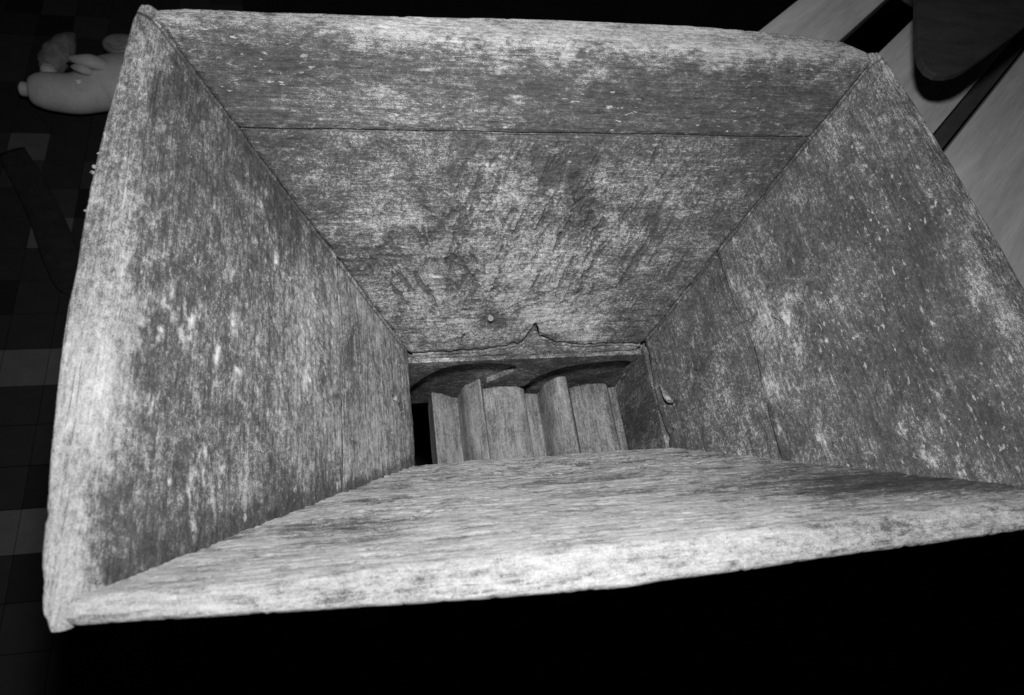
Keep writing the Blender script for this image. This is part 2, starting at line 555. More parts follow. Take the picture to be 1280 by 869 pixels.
T_back = interp([-0.385, -0.36, -0.16, 0.0, 0.155, 0.293, 0.345, 0.372], [0.012, 0.018, 0.028, 0.038, 0.044, 0.040, 0.033, 0.018])
T_left = interp([-0.256, -0.245, -0.214, -0.143, -0.067, 0.0, 0.075, 0.18, 0.268, 0.29], [0.010, 0.0165, 0.0215, 0.0265, 0.0300, 0.0295, 0.0300, 0.024, 0.018, 0.012])
T_right = interp([-0.256, -0.2, -0.1, 0.01, 0.05, 0.102, 0.17, 0.236, 0.275, 0.29], [0.03, 0.040, 0.042, 0.040, 0.038, 0.035, 0.032, 0.026, 0.021, 0.014])
T_front = interp([-0.385, -0.335, -0.243, -0.144, -0.057, 0.013, 0.176, 0.267, 0.37], [0.0165, 0.019, 0.023, 0.0275, 0.0297, 0.0282, 0.025, 0.022, 0.018])

ZJ = 0.2215
jb = lambda u: ZJ + 0.0065 * (u / 0.32) * 0.6 + 0.0008 * (fbm(u * 22, u * 0, 77, 2) - 0.5)


def wear_back_up(u, v, top):
    z = v / SB
    w = 0.335 + 0.12 * top
    zr = ragged(u, z, 305)
    w = w + 0.20 * sstep(0.278, 0.296, zr) * (0.55 + 0.45 * sstep(-0.30, -0.1, u)) * (1 - 0.35 * sstep(0.15, 0.35, u))
    w = w + 0.10 * blob(u, z, -0.15, 0.262, 0.12, 0.02) - 0.07 * blob(u, z, -0.28, 0.275, 0.05, 0.012)
    w = w - 0.13 * blob(u, z, 0.08, 0.268, 0.10, 0.016) + 0.09 * blob(u, z, -0.19, 0.245, 0.11, 0.02) - 0.05 * blob(u, z, 0.25, 0.25, 0.1, 0.02)
    w = w + 0.05 * blob(u, z, 0.02, 0.24, 0.09, 0.015) + scrapes(u, z, FLECKS['back'], 1)
    return w


make_board('back_board', 'back', ZJ, H, True, T_back, wood_back_up, relief(11, 0.0009), wear_back_up, 1.0,
           label='upper back board with pale worn rim', z0_of=lambda u: jb(u) + 0.0007)

crack = np.array([[-0.36, 0.0], [-0.1471, -0.0002], [-0.1229, 0.0008], [-0.1, 0.0002], [-0.0835, 0.0006], [-0.0635, 0.0004], [-0.05, 0.0022],
                  [-0.0385, 0.0035], [-0.03, 0.0036], [-0.0184, 0.0066], [-0.010, 0.0075], [-0.0057, 0.0127], [-0.0012, 0.0175], [0.0033, 0.0245], [0.0068, 0.0225],
                  [0.0107, 0.0141], [0.019, 0.0110], [0.0258, 0.0092], [0.0336, 0.005], [0.06, 0.0042], [0.0818, 0.0025], [0.11, 0.0030],
                  [0.1477, 0.0013], [0.36, 0.001]])


def zc(u):
    return np.interp(u, crack[:, 0], crack[:, 1]) + 0.0042 * (fbm(u * 75, u * 0 + 3, 5, 5, 0.68) - 0.5)


def hew_back(u, v):
    d = gouges(21, 0.02, 0.17, 0.13, 0.08, 0.0010)(u, v) + adze(22, 0.02, 0.16, 0.17, 0.10, 0.0030, 70)(u, v) + adze(27, -0.11, 0.12, 0.10, 0.08, 0.0026, 118, 40, 130)(u, v) + adze(29, 0.0, 0.07, 0.14, 0.04, 0.0018, 20, 40, 200)(u, v)
    d = d + gouges(25, 0.06, 0.20, 0.05, 0.045, 0.0016, 60, 80)(u, v)
    d = d + pits(u, v, [(-0.0845, 0.0205 * SB, 0.0018, 0.006), (-0.0865, 0.0178 * SB, 0.0015, 0.006), (0.05, 0.19, 0.012, 0.0022), (0.035, 0.215, 0.010, 0.0018),
                        (-0.054, 0.049, 0.016, 0.0015), (-0.043, 0.041, 0.012, 0.0014)])
    d = d + groove(u, v, [(-0.21, 0.125), (-0.19, 0.124), (-0.165, 0.121), (-0.15, 0.122)], 0.0009, 0.0015)
    d = d + groove(u, v, [(-0.185, 0.085), (-0.16, 0.083), (-0.145, 0.085)], 0.0008, 0.0015)
    d = d + groove(u, v, [(-0.15, 0.045), (-0.125, 0.043), (-0.11, 0.044)], 0.0008, 0.0014)
    d = d + groove(u, v, [(-0.005, 0.033), (0.008, 0.038), (0.02, 0.041), (0.05, 0.041)], 0.0010, 0.0018)
    d = d + groove(u, v, [(0.06, 0.009), (0.09, 0.011), (0.13, 0.010)], 0.0008, 0.0012)
    # fine cracked fibres near the left seam
    m = blob(u, v, -0.21, 0.12, 0.09, 0.09)
    d = d - 0.0011 * m * sstep(0.58, 0.7, fbm(u * 18, v * 330, 41, 3))
    return d


def wear_back(u, v, top):
    z = v / SB
    w = 0.385 + 0.0 * u
    w = w - 0.09 * sstep(0.18, 0.222, z) + 0.25 * blob(u, z, 0.0, 0.06, 0.16, 0.065) + 0.08 * blob(u, z, -0.1, 0.10, 0.12, 0.05)
    w = w + 0.10 * blob(u, z, -0.03, 0.165, 0.03, 0.02) + 0.12 * blob(u, z, 0.055, 0.178, 0.022, 0.018)
    w = w - 0.17 * blob(u, z, 0.03, 0.187, 0.022, 0.024) - 0.15 * blob(u, z, 0.066, 0.156, 0.022, 0.010) - 0.10 * blob(u, z, 0.05, 0.148, 0.02, 0.02)
    w = w - 0.09 * blob(u, z, 0.25, 0.18, 0.09, 0.06) - 0.13 * blob(u, z, 0.12, 0.03, 0.03, 0.02) - 0.08 * blob(u, z, 0.16, 0.07, 0.06, 0.04)
    w = w - 0.17 * blob(u, z, -0.052, 0.037, 0.016, 0.012) - 0.10 * blob(u, z, -0.043, 0.028, 0.010, 0.008)
    w = w + 0.16 * blob(u, z, 0.025, 0.042, 0.03, 0.018) + 0.10 * blob(u, z, -0.015, 0.05, 0.02, 0.016)
    w = w - 0.05 * blob(u, z, -0.28, 0.2, 0.05, 0.02)
    # hewing marks darken with their depth
    g = -hew_back(u, v)
    return w - np.clip(g / 0.0024, 0, 1) * 0.24 + scrapes(u, z, FLECKS['back'], 1)


make_board('back_board', 'back', 0.0, ZJ, False, None, wood_back, relief(12, 0.0014, hew_back), wear_back, 2.0,
           label='broad lower back board, rough hewn, split along its foot', z0_of=lambda u: zc(u) + 0.0024 + 0.0026 * np.exp(-((u - 0.003) / 0.010) ** 2) + 0.0008 * sstep(-0.06, -0.02, u) * sstep(0.06, 0.03, u) + 0.0014 * (fbm(u * 150, u * 0 + 9, 6, 3) - 0.5), z1_of=lambda u: jb(u) - 0.0008, nu=620)


def wear_strip(u, v, top):
    return 0.40 + 0.05 * (fbm(u * 30, v * 100, 9, 2) - 0.5) + 0.14 * sstep(-0.004, -0.012, v) + 0 * u


make_board('split_strip', 'back', -0.007, 0.0, False, None, wood_strip, relief(13, 0.0006, lambda u, v: -0.0022 + 0 * u), wear_strip, 6.0,
           label='narrow strip split off along the foot of the back board', z1_of=lambda u: zc(u) - 0.0004, nu=520, thick=0.018, dz=0.001)

# ------------------------------------------------------------------ left wall
ZS = 0.0985
js = lambda u: ZS + 0.0030 * (fbm(u * 14, u * 0, 78, 4) - 0.5) * 2


def front_joint(u, v, k):
    """distance from the front joint and height, used to darken towards that joint"""
    z = v / math.hypot(1, k)
    dist = u + (b / 2 + KF * z)
    return dist, z


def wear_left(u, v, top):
    dist, z = front_joint(u, v, KL)
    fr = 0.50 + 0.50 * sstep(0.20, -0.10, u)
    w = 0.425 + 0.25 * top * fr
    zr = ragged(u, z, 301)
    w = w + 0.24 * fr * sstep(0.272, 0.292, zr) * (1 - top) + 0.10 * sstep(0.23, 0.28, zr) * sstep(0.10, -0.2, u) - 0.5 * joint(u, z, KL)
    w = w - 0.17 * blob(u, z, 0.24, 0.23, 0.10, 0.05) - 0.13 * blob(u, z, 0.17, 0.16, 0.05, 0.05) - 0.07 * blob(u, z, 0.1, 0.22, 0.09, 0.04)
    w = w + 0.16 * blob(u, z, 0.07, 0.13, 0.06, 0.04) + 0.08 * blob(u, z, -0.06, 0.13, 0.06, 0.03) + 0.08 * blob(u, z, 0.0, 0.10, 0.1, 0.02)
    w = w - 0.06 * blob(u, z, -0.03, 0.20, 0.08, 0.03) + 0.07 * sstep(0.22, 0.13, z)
    front_dark = sstep(0.035, 0.004, dist + 0.018 * (fbm(u * 40, z * 60, 61, 3) - 0.5)) * sstep(0.06, 0.13, z) * (1 - top) * sstep(0.292, 0.275, z)
    w = w - 0.26 * front_dark
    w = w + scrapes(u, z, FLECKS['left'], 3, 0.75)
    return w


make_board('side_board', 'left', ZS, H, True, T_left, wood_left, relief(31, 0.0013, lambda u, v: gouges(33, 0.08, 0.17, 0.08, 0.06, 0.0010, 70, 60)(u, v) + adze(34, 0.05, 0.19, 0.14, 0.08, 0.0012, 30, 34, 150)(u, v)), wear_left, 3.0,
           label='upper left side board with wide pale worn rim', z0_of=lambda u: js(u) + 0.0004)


def wear_left_low(u, v, top):
    dist, z = front_joint(u, v, KL)
    w = 0.54 - 0.5 * joint(u, z, KL) + 0.06 * blob(u, z, -0.02, 0.05, 0.08, 0.05) + 0.08 * blob(u, z, -0.08, 0.06, 0.03, 0.03)
    for y_, z_ in ((0.0011, 0.0293), (-0.0046, 0.0215), (-0.0113, 0.0184), (-0.0179, 0.0178)):
        w = w - 0.8 * blob(u, z, y_, z_, 0.0022, 0.0015)  # dirt and shade of the pits painted in, relief alone leaves them lit
    w = w + 0.12 * blob(u, z, 0.09, 0.05, 0.02, 0.05) - 0.06 * blob(u, z, 0.03, 0.085, 0.05, 0.015)
    w = w - 0.25 * sstep(0.016, 0.002, dist + 0.01 * (fbm(u * 60, z * 80, 62, 2) - 0.5))
    w = w - 0.12 * sstep(0.012, 0.0, z)
    return w


def pl(u, v):
    P = [(0.0011, 0.0293, 0.0030, 0.009), (-0.0046, 0.0215, 0.0016, 0.006), (-0.0113, 0.0184, 0.0018, 0.006), (-0.0179, 0.0178, 0.0024, 0.008), (-0.0427, 0.0361, 0.0014, 0.004), (-0.0634, 0.0433, 0.0012, 0.004), (0.0482, 0.0196, 0.0014, 0.004)]
    return pits(u, v, [(y, z * SL, r, d) for y, z, r, d in P]) + groove(u, v, [(0.075, 0.028), (0.065, 0.02), (0.056, 0.016)], 0.0010, 0.002)


make_board('side_board', 'left', 0.0, ZS, False, None, wood_left_low, relief(35, 0.0011, pl), wear_left_low, 3.4,
           label='lower left side board, pale and pitted', z1_of=lambda u: js(u) - 0.0002,
           z0_of=lambda u: 0.0012 * (fbm(u * 60, u * 0, 81, 3) - 0.5) * 2, nu=360)

# ------------------------------------------------------------------ right wall
jr = lambda u: 0.1045 + 0.006 * blob(u, 0, 0.01, 0, 0.05, 1) + 0.0014 * (fbm(u * 18, u * 0, 79, 3) - 0.5) * 2


def wear_right(u, v, top):
    dist, z = front_joint(u, v, KR)
    w = 0.30 + 0.12 * top + 0.12 * sstep(0.27, 0.293, z) * (1 - top) * sstep(0.12, -0.05, u) - 0.3 * joint(u, z, KR)
    w = w + 0.20 * blob(u, z, 0.0, 0.135, 0.05, 0.04) + 0.06 * blob(u, z, 0.16, 0.20, 0.035, 0.03) + 0.10 * blob(u, z, 0.06, 0.13, 0.05, 0.02)
    w = w + 0.14 * blob(u, z, 0.22, 0.245, 0.02, 0.01) + 0.10 * blob(u, z, -0.04, 0.12, 0.03, 0.02)
    w = w - 0.12 * blob(u, z, 0.21, 0.262, 0.07, 0.035) - 0.10 * blob(u, z, 0.05, 0.26, 0.10, 0.04) - 0.08 * blob(u, z, -0.08, 0.22, 0.06, 0.05)
    w = w + 0.24 * blob(u, z, -0.155, 0.215, 0.03, 0.02) * sstep(0.25, 0.5, fbm(u * 70, z * 90, 64, 3)) + 0.12 * blob(u, z, -0.02, 0.295, 0.03, 0.01)
    w = w - 0.16 * sstep(0.02, 0.002, dist) * sstep(0.24, 0.27, z)
    w = w + scrapes(u, z, FLECKS['right'], 4, 0.6)
    return w


def hew_right(u, v):
    d = gouges(43, 0.06, 0.19, 0.07, 0.05, 0.0018, 70, 60)(u, v) + adze(45, 0.0, 0.21, 0.14, 0.09, 0.0014, 25, 34, 150)(u, v)
    d = d + pits(u, v, [(0.035, 0.205, 0.004, 0.002), (0.01, 0.148, 0.004, 0.002)])
    d = d + groove(u, v, [(0.055, 0.180), (0.058, 0.193), (0.062, 0.206)], 0.0012, 0.002)
    return d


make_board('side_board', 'right', 0.104, H, True, T_right, wood_right, relief(41, 0.0014, hew_right), wear_right, 4.0,
           label='upper right side board, dark with scraped pale flecks', z0_of=lambda u: jr(u) + 0.0007)


def wear_right_low(u, v, top):
    dist, z = front_joint(u, v, KR)
    w = 0.33 - 0.3 * joint(u, z, KR) + 0.08 * blob(u, z, -0.03, 0.06, 0.06, 0.03) + 0.10 * blob(u, z, -0.05, 0.02, 0.02, 0.02)
    w = w - 0.20 * blob(u, z, 0.012, 0.055, 0.012, 0.01) + 0.1 * blob(u, z, -0.01, 0.075, 0.02, 0.01)
    return w


def hew_right_low(u, v):
    d = gouges(47, 0.01, 0.07, 0.04, 0.03, 0.0022, 60, 60)(u, v)
    d = d + pits(u, v, [(0.006, 0.062, 0.004, 0.004), (0.0, 0.058, 0.003, 0.003), (-0.02, 0.022, 0.006, 0.004), (-0.052, 0.012, 0.003, 0.004)])
    return d


make_board('side_board', 'right', 0.0, 0.104, False, None, wood_right_low, relief(49, 0.0012, hew_right_low), wear_right_low, 4.4,
           label='lower right side board with a lifted splinter', z1_of=lambda u: jr(u) - 0.0007,
           z0_of=lambda u: 0.003 + 0.004 * (fbm(u * 40, u * 0, 83, 3) - 0.5) * 2, nu=360)

# ------------------------------------------------------------------ front wall
def wear_front(u, v, top):
    z = v / SF
    w = 0.81 - 0.05 * top - 0.05 * sstep(-0.05, 0.3, u)
    band = sstep(0.02, 0.22, u) * blob(z, 0 * z, 0.19 + 0.14 * (u - 0.1), 0, 0.055, 1)
    w = w - 0.40 * band * (0.6 + 0.8 * fbm(u * 14, v * 60, 72, 3)) - 0.10 * sstep(0.1, 0.3, u)
    st = fbm(u * 9, v * 55, 71, 3)
    st = np.maximum(st, 0.5 + 0.28 * blob(u, z, -0.235, 0.205, 0.05, 0.02) + 0.0 * u)
    w = w - 0.20 * sstep(0.52, 0.68, st) * sstep(0.05, 0.12, z) * sstep(0.28, 0.22, z)
    w = w - 0.12 * sstep(0.012, 0.0, z) + scrapes(u, z, FLECKS['front'], 5, 0.3)
    return w - 0.28 * np.clip(-hew_front(u, v) / 0.0016, 0, 1)


def hew_front(u, v):
    d = -0.0008 * sstep(0.57, 0.66, fbm(u * 34, v * 240, 73, 3)) - 0.0012 * sstep(0.60, 0.68, fbm(u * 40, v * 170, 76, 3)) * sstep(0.16, 0.06, v)
    d = d + adze(74, 0.02, 0.08, 0.22, 0.07, 0.0016, 8, 55, 260)(u, v) + adze(75, -0.20, 0.20, 0.08, 0.05, 0.0018, 4, 40, 220)(u, v)
    d = d + groove(u, v, [(-0.19, 0.17), (-0.15, 0.165), (-0.11, 0.168)], 0.0014, 0.0018) + groove(u, v, [(-0.16, 0.20), (-0.12, 0.198), (-0.07, 0.20)], 0.0012, 0.0016)
    d = d + groove(u, v, [(-0.06, 0.06), (0.0, 0.058), (0.05, 0.06)], 0.0010, 0.0014)
    return d


make_board('front_board', 'front', 0.0, H, True, T_front, wood_front, relief(51, 0.0016, hew_front), wear_front, 5.0,
           label='front board nearest the viewer, pale and heavily grained', end_gap=-0.007,
           z0_of=lambda u: 0.0015 * (fbm(u * 40, u * 0, 85, 3) - 0.5) * 2 + 0 * u)

# ------------------------------------------------------------------ throat below the mouth
def slab(name, ucoord, vcoord, pts_fn, mat, parent, label=None, seed=0.0, wear=0.35, gaxis=0):
    pass


def poly_prism(name, outline, axis, t0, t1, mat, parent, wear=0.35, seed=0.0, bevel=0.0012, label=None, grain='u', sub=0):
    """prism from an outline in a vertical plane; axis 'y': outline is (x, z) and the prism runs y = t0..t1; axis 'x': outline is (y, z)"""
    bm = bmesh.new()
    def P(q, t):
        return (q[0], t, q[1]) if axis == 'y' else (t, q[0], q[1])
    v0 = [bm.verts.new(P(q, t0)) for q in outline]
    v1 = [bm.verts.new(P(q, t1)) for q in outline]
    bm.faces.new(v0); bm.faces.new(v1[::-1])
    n = len(outline)
    for i in range(n):
        bm.faces.new([v0[i], v1[i], v1[(i + 1) % n], v0[(i + 1) % n]][::-1])
    bmesh.ops.recalc_face_normals(bm, faces=bm.faces)
    if bevel:
        bmesh.ops.bevel(bm, geom=list(bm.edges), offset=bevel, segments=2, affect='EDGES', profile=0.6, clamp_overlap=True)
    me = bpy.data.meshes.new(name)
    bm.to_mesh(me); bm.free()
    co = np.empty(len(me.vertices) * 3, np.float32); me.vertices.foreach_get('co', co); co = co.reshape(-1, 3)
    if grain == 'u':
        bc = np.stack([co[:, 0], co[:, 2], co[:, 1] + seed], -1) if axis == 'y' else np.stack([co[:, 1], co[:, 2], co[:, 0] + seed], -1)
    elif grain == 'z':
        bc = np.stack([co[:, 2], co[:, 0] + co[:, 1], co[:, 0] + seed], -1)
    else:   # grain runs along the prism
        bc = np.stack([co[:, 1], co[:, 0], co[:, 2] + seed], -1) if axis == 'y' else np.stack([co[:, 0], co[:, 1], co[:, 2] + seed], -1)
    add_attr(me, 'board', bc, 'FLOAT_VECTOR')
    add_attr(me, 'wear', np.full(len(co), wear))
    o = link(name, me, mat, parent)
    if label: o['label'] = label
    return o


wood_end = old_wood('end_wood', 7.0, 0.1)
wood_cheek = old_wood('cheek_wood', 8.0, 0.3)
wood_roll = old_wood('roller_wood', 9.0, 0.08, 0.95, 0.7, 0.62, 1.0, 0.4)
wood_beam = plain('beam_wood', 0.09, 0.4, (10, 10, 40))

y0 = b / 2
# far end board: a thin facing whose two worn arches were cut by the turning rollers, over a thicker board
poly_prism('end_board', [(-0.185, -0.009), (0.185, -0.009), (0.185, -0.150), (-0.185, -0.150)], 'y', y0 + 0.002, y0 + 0.034, wood_end, hopper, 0.40, 1.0, label='dark end board behind the rollers')


def arch(x0, x1, zlo, zhi, n=14):
    c = (x0 + x1) / 2; r = (x1 - x0) / 2
    return [(c + r * math.cos(math.pi * i / n), zlo + (zhi - zlo) * math.sin(math.pi * i / n) ** 0.85) for i in range(n + 1)]


left_arch = [(-0.150, -0.083), (-0.1435, -0.075), (-0.138, -0.066), (-0.129, -0.050), (-0.122, -0.0405), (-0.115, -0.0325), (-0.108, -0.027), (-0.100, -0.0225), (-0.091, -0.0195), (-0.082, -0.0175),
             (-0.070, -0.0167), (-0.060, -0.0165), (-0.047, -0.0172), (-0.035, -0.0190), (-0.026, -0.022), (-0.018, -0.0265), (-0.012, -0.033), (-0.0105, -0.038), (-0.016, -0.047), (-0.025, -0.056), (-0.034, -0.064), (-0.045, -0.073)]
right_arch = [(0.010, -0.092), (0.016, -0.076), (0.023, -0.063), (0.032, -0.053), (0.043, -0.044), (0.056, -0.037), (0.070, -0.0325), (0.086, -0.0290), (0.102, -0.0265), (0.120, -0.025), (0.136, -0.0255), (0.146, -0.030), (0.148, -0.05)]
facing = [(-0.185, -0.0075), (-0.185, -0.083)] + left_arch + [(-0.045, -0.092)] + right_arch + [(0.148, -0.085), (0.185, -0.085), (0.185, -0.0075)]
poly_prism('arched_facing', facing, 'y', y0 - 0.0060, y0 + 0.0016, wood_end, hopper, 0.45, 2.0, bevel=0.0012, label='end facing with two arches worn by the rollers')
# the other three throat boards
poly_prism('cheek_board', [(-0.074, -0.001), (0.0685, 0.0015), (0.0685, -0.30), (-0.074, -0.30)], 'x', a / 2 + 0.001, a / 2 + 0.026, wood_cheek, hopper, 0.43, 3.0, label='right cheek board of the throat, deeply grained', grain='z')
poly_prism('cheek_board', [(-0.074, -0.003), (0.0685, -0.003), (0.0685, -0.30), (-0.074, -0.30)], 'x', -a / 2 - 0.03, -a / 2 - 0.004, wood_cheek, hopper, 0.30, 4.0, label='left cheek board of the throat', grain='z')
poly_prism('end_board', [(-0.185, -0.004), (0.185, -0.004), (0.185, -0.30), (-0.185, -0.30)], 'y', -y0 - 0.030, -y0 - 0.006, wood_end, hopper, 0.30, 5.0, label='near end board of the throat')
# pale batten beside the right roller
poly_prism('batten', [(0.1385, -0.118), (0.1500, -0.116), (0.1500, -0.16), (0.1400, -0.16)], 'y', -y0 - 0.004, y0 - 0.002, wood_roll, hopper, 0.52, 6.0, label='pale batten beside the right roller', grain='w')
# lower beams and legs carry it
for x in (-0.195, 0.195):
    poly_prism('beam', [(x - 0.03, -0.16), (x + 0.03, -0.16), (x + 0.03, -0.26), (x - 0.03, -0.26)], 'y', -0.16, 0.16, wood_beam, hopper, bevel=0.003)
    for y in (-0.12, 0.12):
        poly_prism('leg', [(x - 0.025, -0.2605), (x + 0.025, -0.2605), (x + 0.025, FLOOR + 0.004), (x - 0.025, FLOOR + 0.004)], 'y', y - 0.025, y + 0.025, wood_beam, hopper, bevel=0.003)

# nail in the back board, a lifted splinter and chips on the right
iron = plain('nail_iron', 0.27, 0.3, (200, 200, 200), 0.5, 0.3, 0.5)
pn = Vector((-0.0535, b / 2 + KB * 0.0405, 0.0405))
nrm = Vector((0, -1 / SB, KB / SB))
bm = bmesh.new()
bmesh.ops.create_cone(bm, cap_ends=True, segments=16, radius1=0.0022, radius2=0.0022, depth=0.012)
hd = bmesh.ops.create_cone(bm, cap_ends=True, segments=20, radius1=0.0036, radius2=0.0032, depth=0.0016)['verts']
bmesh.ops.translate(bm, verts=hd, vec=(0, 0, 0.0068))
me = bpy.data.meshes.new('nail'); bm.to_mesh(me); bm.free()
nail = link('nail', me, iron)
nail.matrix_world = Matrix.Translation(pn - nrm * 0.0035) @ nrm.to_track_quat('Z', 'Y').to_matrix().to_4x4()
bpy.context.view_layer.update()
nail.parent = hopper; nail.matrix_parent_inverse = hopper.matrix_world.inverted()
nail['label'] = 'pale round nail head standing proud of the back board'


def sliver(name, pts, radii, mat, wear, seed, flat=0.45, label=None, parent=None, seg=9):
    """tapered sliver along a polyline"""
    pts = [Vector(p) for p in pts]
    rng = random.Random(int(seed * 100))
    n = len(pts)
    X = np.zeros((seg, n)); Y = np.zeros((seg, n)); Z = np.zeros((seg, n))
    for i, p in enumerate(pts):
        d = (pts[min(i + 1, n - 1)] - pts[max(i - 1, 0)]).normalized()
        u = d.cross(Vector((0.3, 0.1, 1))).normalized(); w = d.cross(u).normalized()
        for j in range(seg):
            t = 2 * math.pi * j / seg
            r = radii[i] * (1 + 0.5 * (rng.random() - 0.5))
            q = p + u * (r * math.cos(t)) + w * (r * flat * math.sin(t))
            X[j, i], Y[j, i], Z[j, i] = q
    me = grid_mesh(name, X, Y, Z)
    bc = np.stack([Y, X, Z + seed], -1).reshape(-1, 3)
    add_attr(me, 'board', bc, 'FLOAT_VECTOR'); add_attr(me, 'wear', np.full(seg * n, wear))
    o = link(name, me, mat, parent)
    if label: o['label'] = label
    return o


def onright(y, z, lift=0.0):
    return (a / 2 + KR * z - lift / SR, y, z + lift * KR / SR)


sliver('splinter', [onright(0.016, 0.0085, -0.002), onright(0.006, 0.0115, 0.0015), onright(-0.004, 0.0150, 0.004), onright(-0.012, 0.0180, 0.0065), onright(-0.0175, 0.0195, 0.0085), onright(-0.0205, 0.0200, 0.0095)],
       [0.0008, 0.0030, 0.0048, 0.0062, 0.0070, 0.0046], wood_right_low, 0.50, 2.2, 0.42, 'pale lifted splinter low on the right board', hopper, 11)
sliver('splinter', [onright(0.0232, 0.1425, 0.000), onright(0.0275, 0.140, 0.0018), onright(0.034, 0.1365, 0.000)],
       [0.0008, 0.0018, 0.0010], wood_right, 0.5, 3.2, 0.6, 'thin splinter across the right board', hopper)
# crumbs of torn fibre on the outer edge of the left rim
for y_, dx_, r_ in ((0.106, 0.001, 0.0016), (0.092, 0.0022, 0.0024), (0.086, 0.0024, 0.0020), (0.048, 0.0016, 0.0016)):
    x_ = -(A / 2 - OX) - float(T_left(y_)) - dx_ + 0.0035
    sliver('splinter', [(x_ + 0.007, y_, H - 0.004), (x_ + 0.003, y_ + 0.001, H - 0.002), (x_, y_ + 0.0015, H - 0.001), (x_ - 0.001, y_ + 0.001, H - 0.001)], [r_ * 0.5, r_ * 0.7, r_ * 0.75, r_ * 0.3], wood_left, 0.55, y_ * 50, 0.7, None, hopper, 7)

# ------------------------------------------------------------------ the two fluted rollers
YE, YN = 0.0575, -0.0610


def roller(name, top, cx, cz, R, label, group, seed, wear):
    """top: (x, z) polyline of the flutes in view, left to right; the rest of the circle carries the same kind of flutes"""
    root = bpy.data.objects.new(name, None)
    C.objects.link(root)
    root.location = (cx, 0, cz)
    root['label'] = label; root['category'] = 'roller'; root['group'] = group
    bpy.context.view_layer.update()
    # close the outline below with further flutes
    a0 = math.atan2(top[-1][1] - cz, top[-1][0] - cx); a1 = math.atan2(top[0][1] - cz, top[0][0] - cx)
    if a1 > a0: a1 -= 2 * math.pi
    low = []
    n = 9
    for i in range(1, n):
        t = a0 + (a1 - a0) * i / n
        r = R * (0.80 if i % 3 == 0 else 1.0 if i % 3 == 1 else 0.93)
        low.append((cx + r * math.cos(t), cz + r * math.sin(t)))
    out = top + low
    # resample the profile, then sweep it along y with slight wear
    P = []
    m = len(out)
    for i in range(m):
        p, q = np.array(out[i]), np.array(out[(i + 1) % m])
        L = np.linalg.norm(q - p); k = max(2, int(L / 0.0016))
        for j in range(k): P.append(p + (q - p) * j / k)
    P = np.array(P)
    # round the corners a touch
    for _ in range(2):
        P = 0.25 * np.roll(P, 1, 0) + 0.5 * P + 0.25 * np.roll(P, -1, 0)
    ys = np.concatenate([[YE, YE - 0.0006, YE - 0.0016], np.linspace(YE - 0.003, YN, 70)])
    ctr = np.array([cx, cz])
    ds = np.concatenate([[0], np.cumsum(np.linalg.norm(np.diff(P, axis=0), axis=1))])
    X = np.zeros((len(P), len(ys))); Y = X.copy(); Z = X.copy(); D = X.copy()
    nv = P - ctr; nv = nv / np.linalg.norm(nv, axis=1)[:, None]
    for i, y in enumerate(ys):
        sh = 0.0012 if i == 0 else 0.0004 if i == 1 else 0.0
        jit = 0.0012 * (fbm(ds * 60, np.full_like(ds, y * 25), int(seed * 10), 3) - 0.5)
        q = P - nv * (sh + jit)[:, None] if not np.isscalar(sh + jit) else P - nv * (sh + jit)
        X[:, i] = q[:, 0]; Z[:, i] = q[:, 1]; Y[:, i] = y + 0.0032 * (fbm(ds * 110, ds * 0, int(seed * 10) + 4, 3) - 0.5) * (i < 12); D[:, i] = ds
    me = grid_mesh('barrel', X, Y, Z)
    bc = np.stack([Y, D, np.full_like(Y, seed)], -1).reshape(-1, 3)
    add_attr(me, 'board', bc, 'FLOAT_VECTOR'); rim_ = np.exp(-((YE - Y) / 0.010) ** 2)
    wv = wear + 0.30 * (fbm(D * 45, Y * 14, int(seed * 10) + 6, 3) - 0.5) + 0.16 * (fbm(D * 160, Y * 40, int(seed * 10) + 7, 3) - 0.5) - 0.10 * rim_ * fbm(D * 80, Y * 60, 3, 2)
    add_attr(me, 'wear', wv)
    for p in me.polygons: p.use_smooth = False
    link('barrel', me, wood_roll, root)
    bm = bmesh.new()
    bmesh.ops.create_cone(bm, cap_ends=True, segments=28, radius1=0.020, radius2=0.020, depth=0.22, matrix=Matrix.Translation((cx, 0, cz)) @ Matrix.Rotation(math.pi / 2, 4, 'X'))
    me = bpy.data.meshes.new('axle'); bm.to_mesh(me); bm.free()
    co = np.empty(len(me.vertices) * 3, np.float32); me.vertices.foreach_get('co', co); co = co.reshape(-1, 3)
    add_attr(me, 'board', co[:, [1, 0, 2]], 'FLOAT_VECTOR'); add_attr(me, 'wear', np.full(len(co), 0.3))
    link('axle', me, wood_roll, root)
    return root


top1 = [(-0.1195, -0.128), (-0.1185, -0.112), (-0.1175, -0.085), (-0.082, -0.1065), (-0.080, -0.096), (-0.078, -0.078), (-0.074, -0.067), (-0.066, -0.056), (-0.0595, -0.048),
        (-0.0575, -0.0490), (-0.0505, -0.0815), (-0.046, -0.0800), (-0.034, -0.0765), (-0.021, -0.0755), (-0.008, -0.0775), (0.003, -0.082), (0.0075, -0.0855), (0.0105, -0.100)]
top2 = [(0.0085, -0.122), (0.0095, -0.1035), (0.030, -0.1075), (0.0315, -0.095), (0.0335, -0.077), (0.0375, -0.066), (0.0435, -0.0580), (0.051, -0.0545), (0.0575, -0.0535),
        (0.0595, -0.0550), (0.0735, -0.0930), (0.080, -0.0885), (0.092, -0.0845), (0.106, -0.0810), (0.117, -0.0805), (0.1245, -0.0830), (0.129, -0.092), (0.133, -0.110), (0.134, -0.13)]
roller('fluted_roller', top1, -0.056, -0.150, 0.062, 'fluted wooden roller at left of the hopper mouth, next to the black gap', 'fluted crushing rollers', 9.1, 0.61)
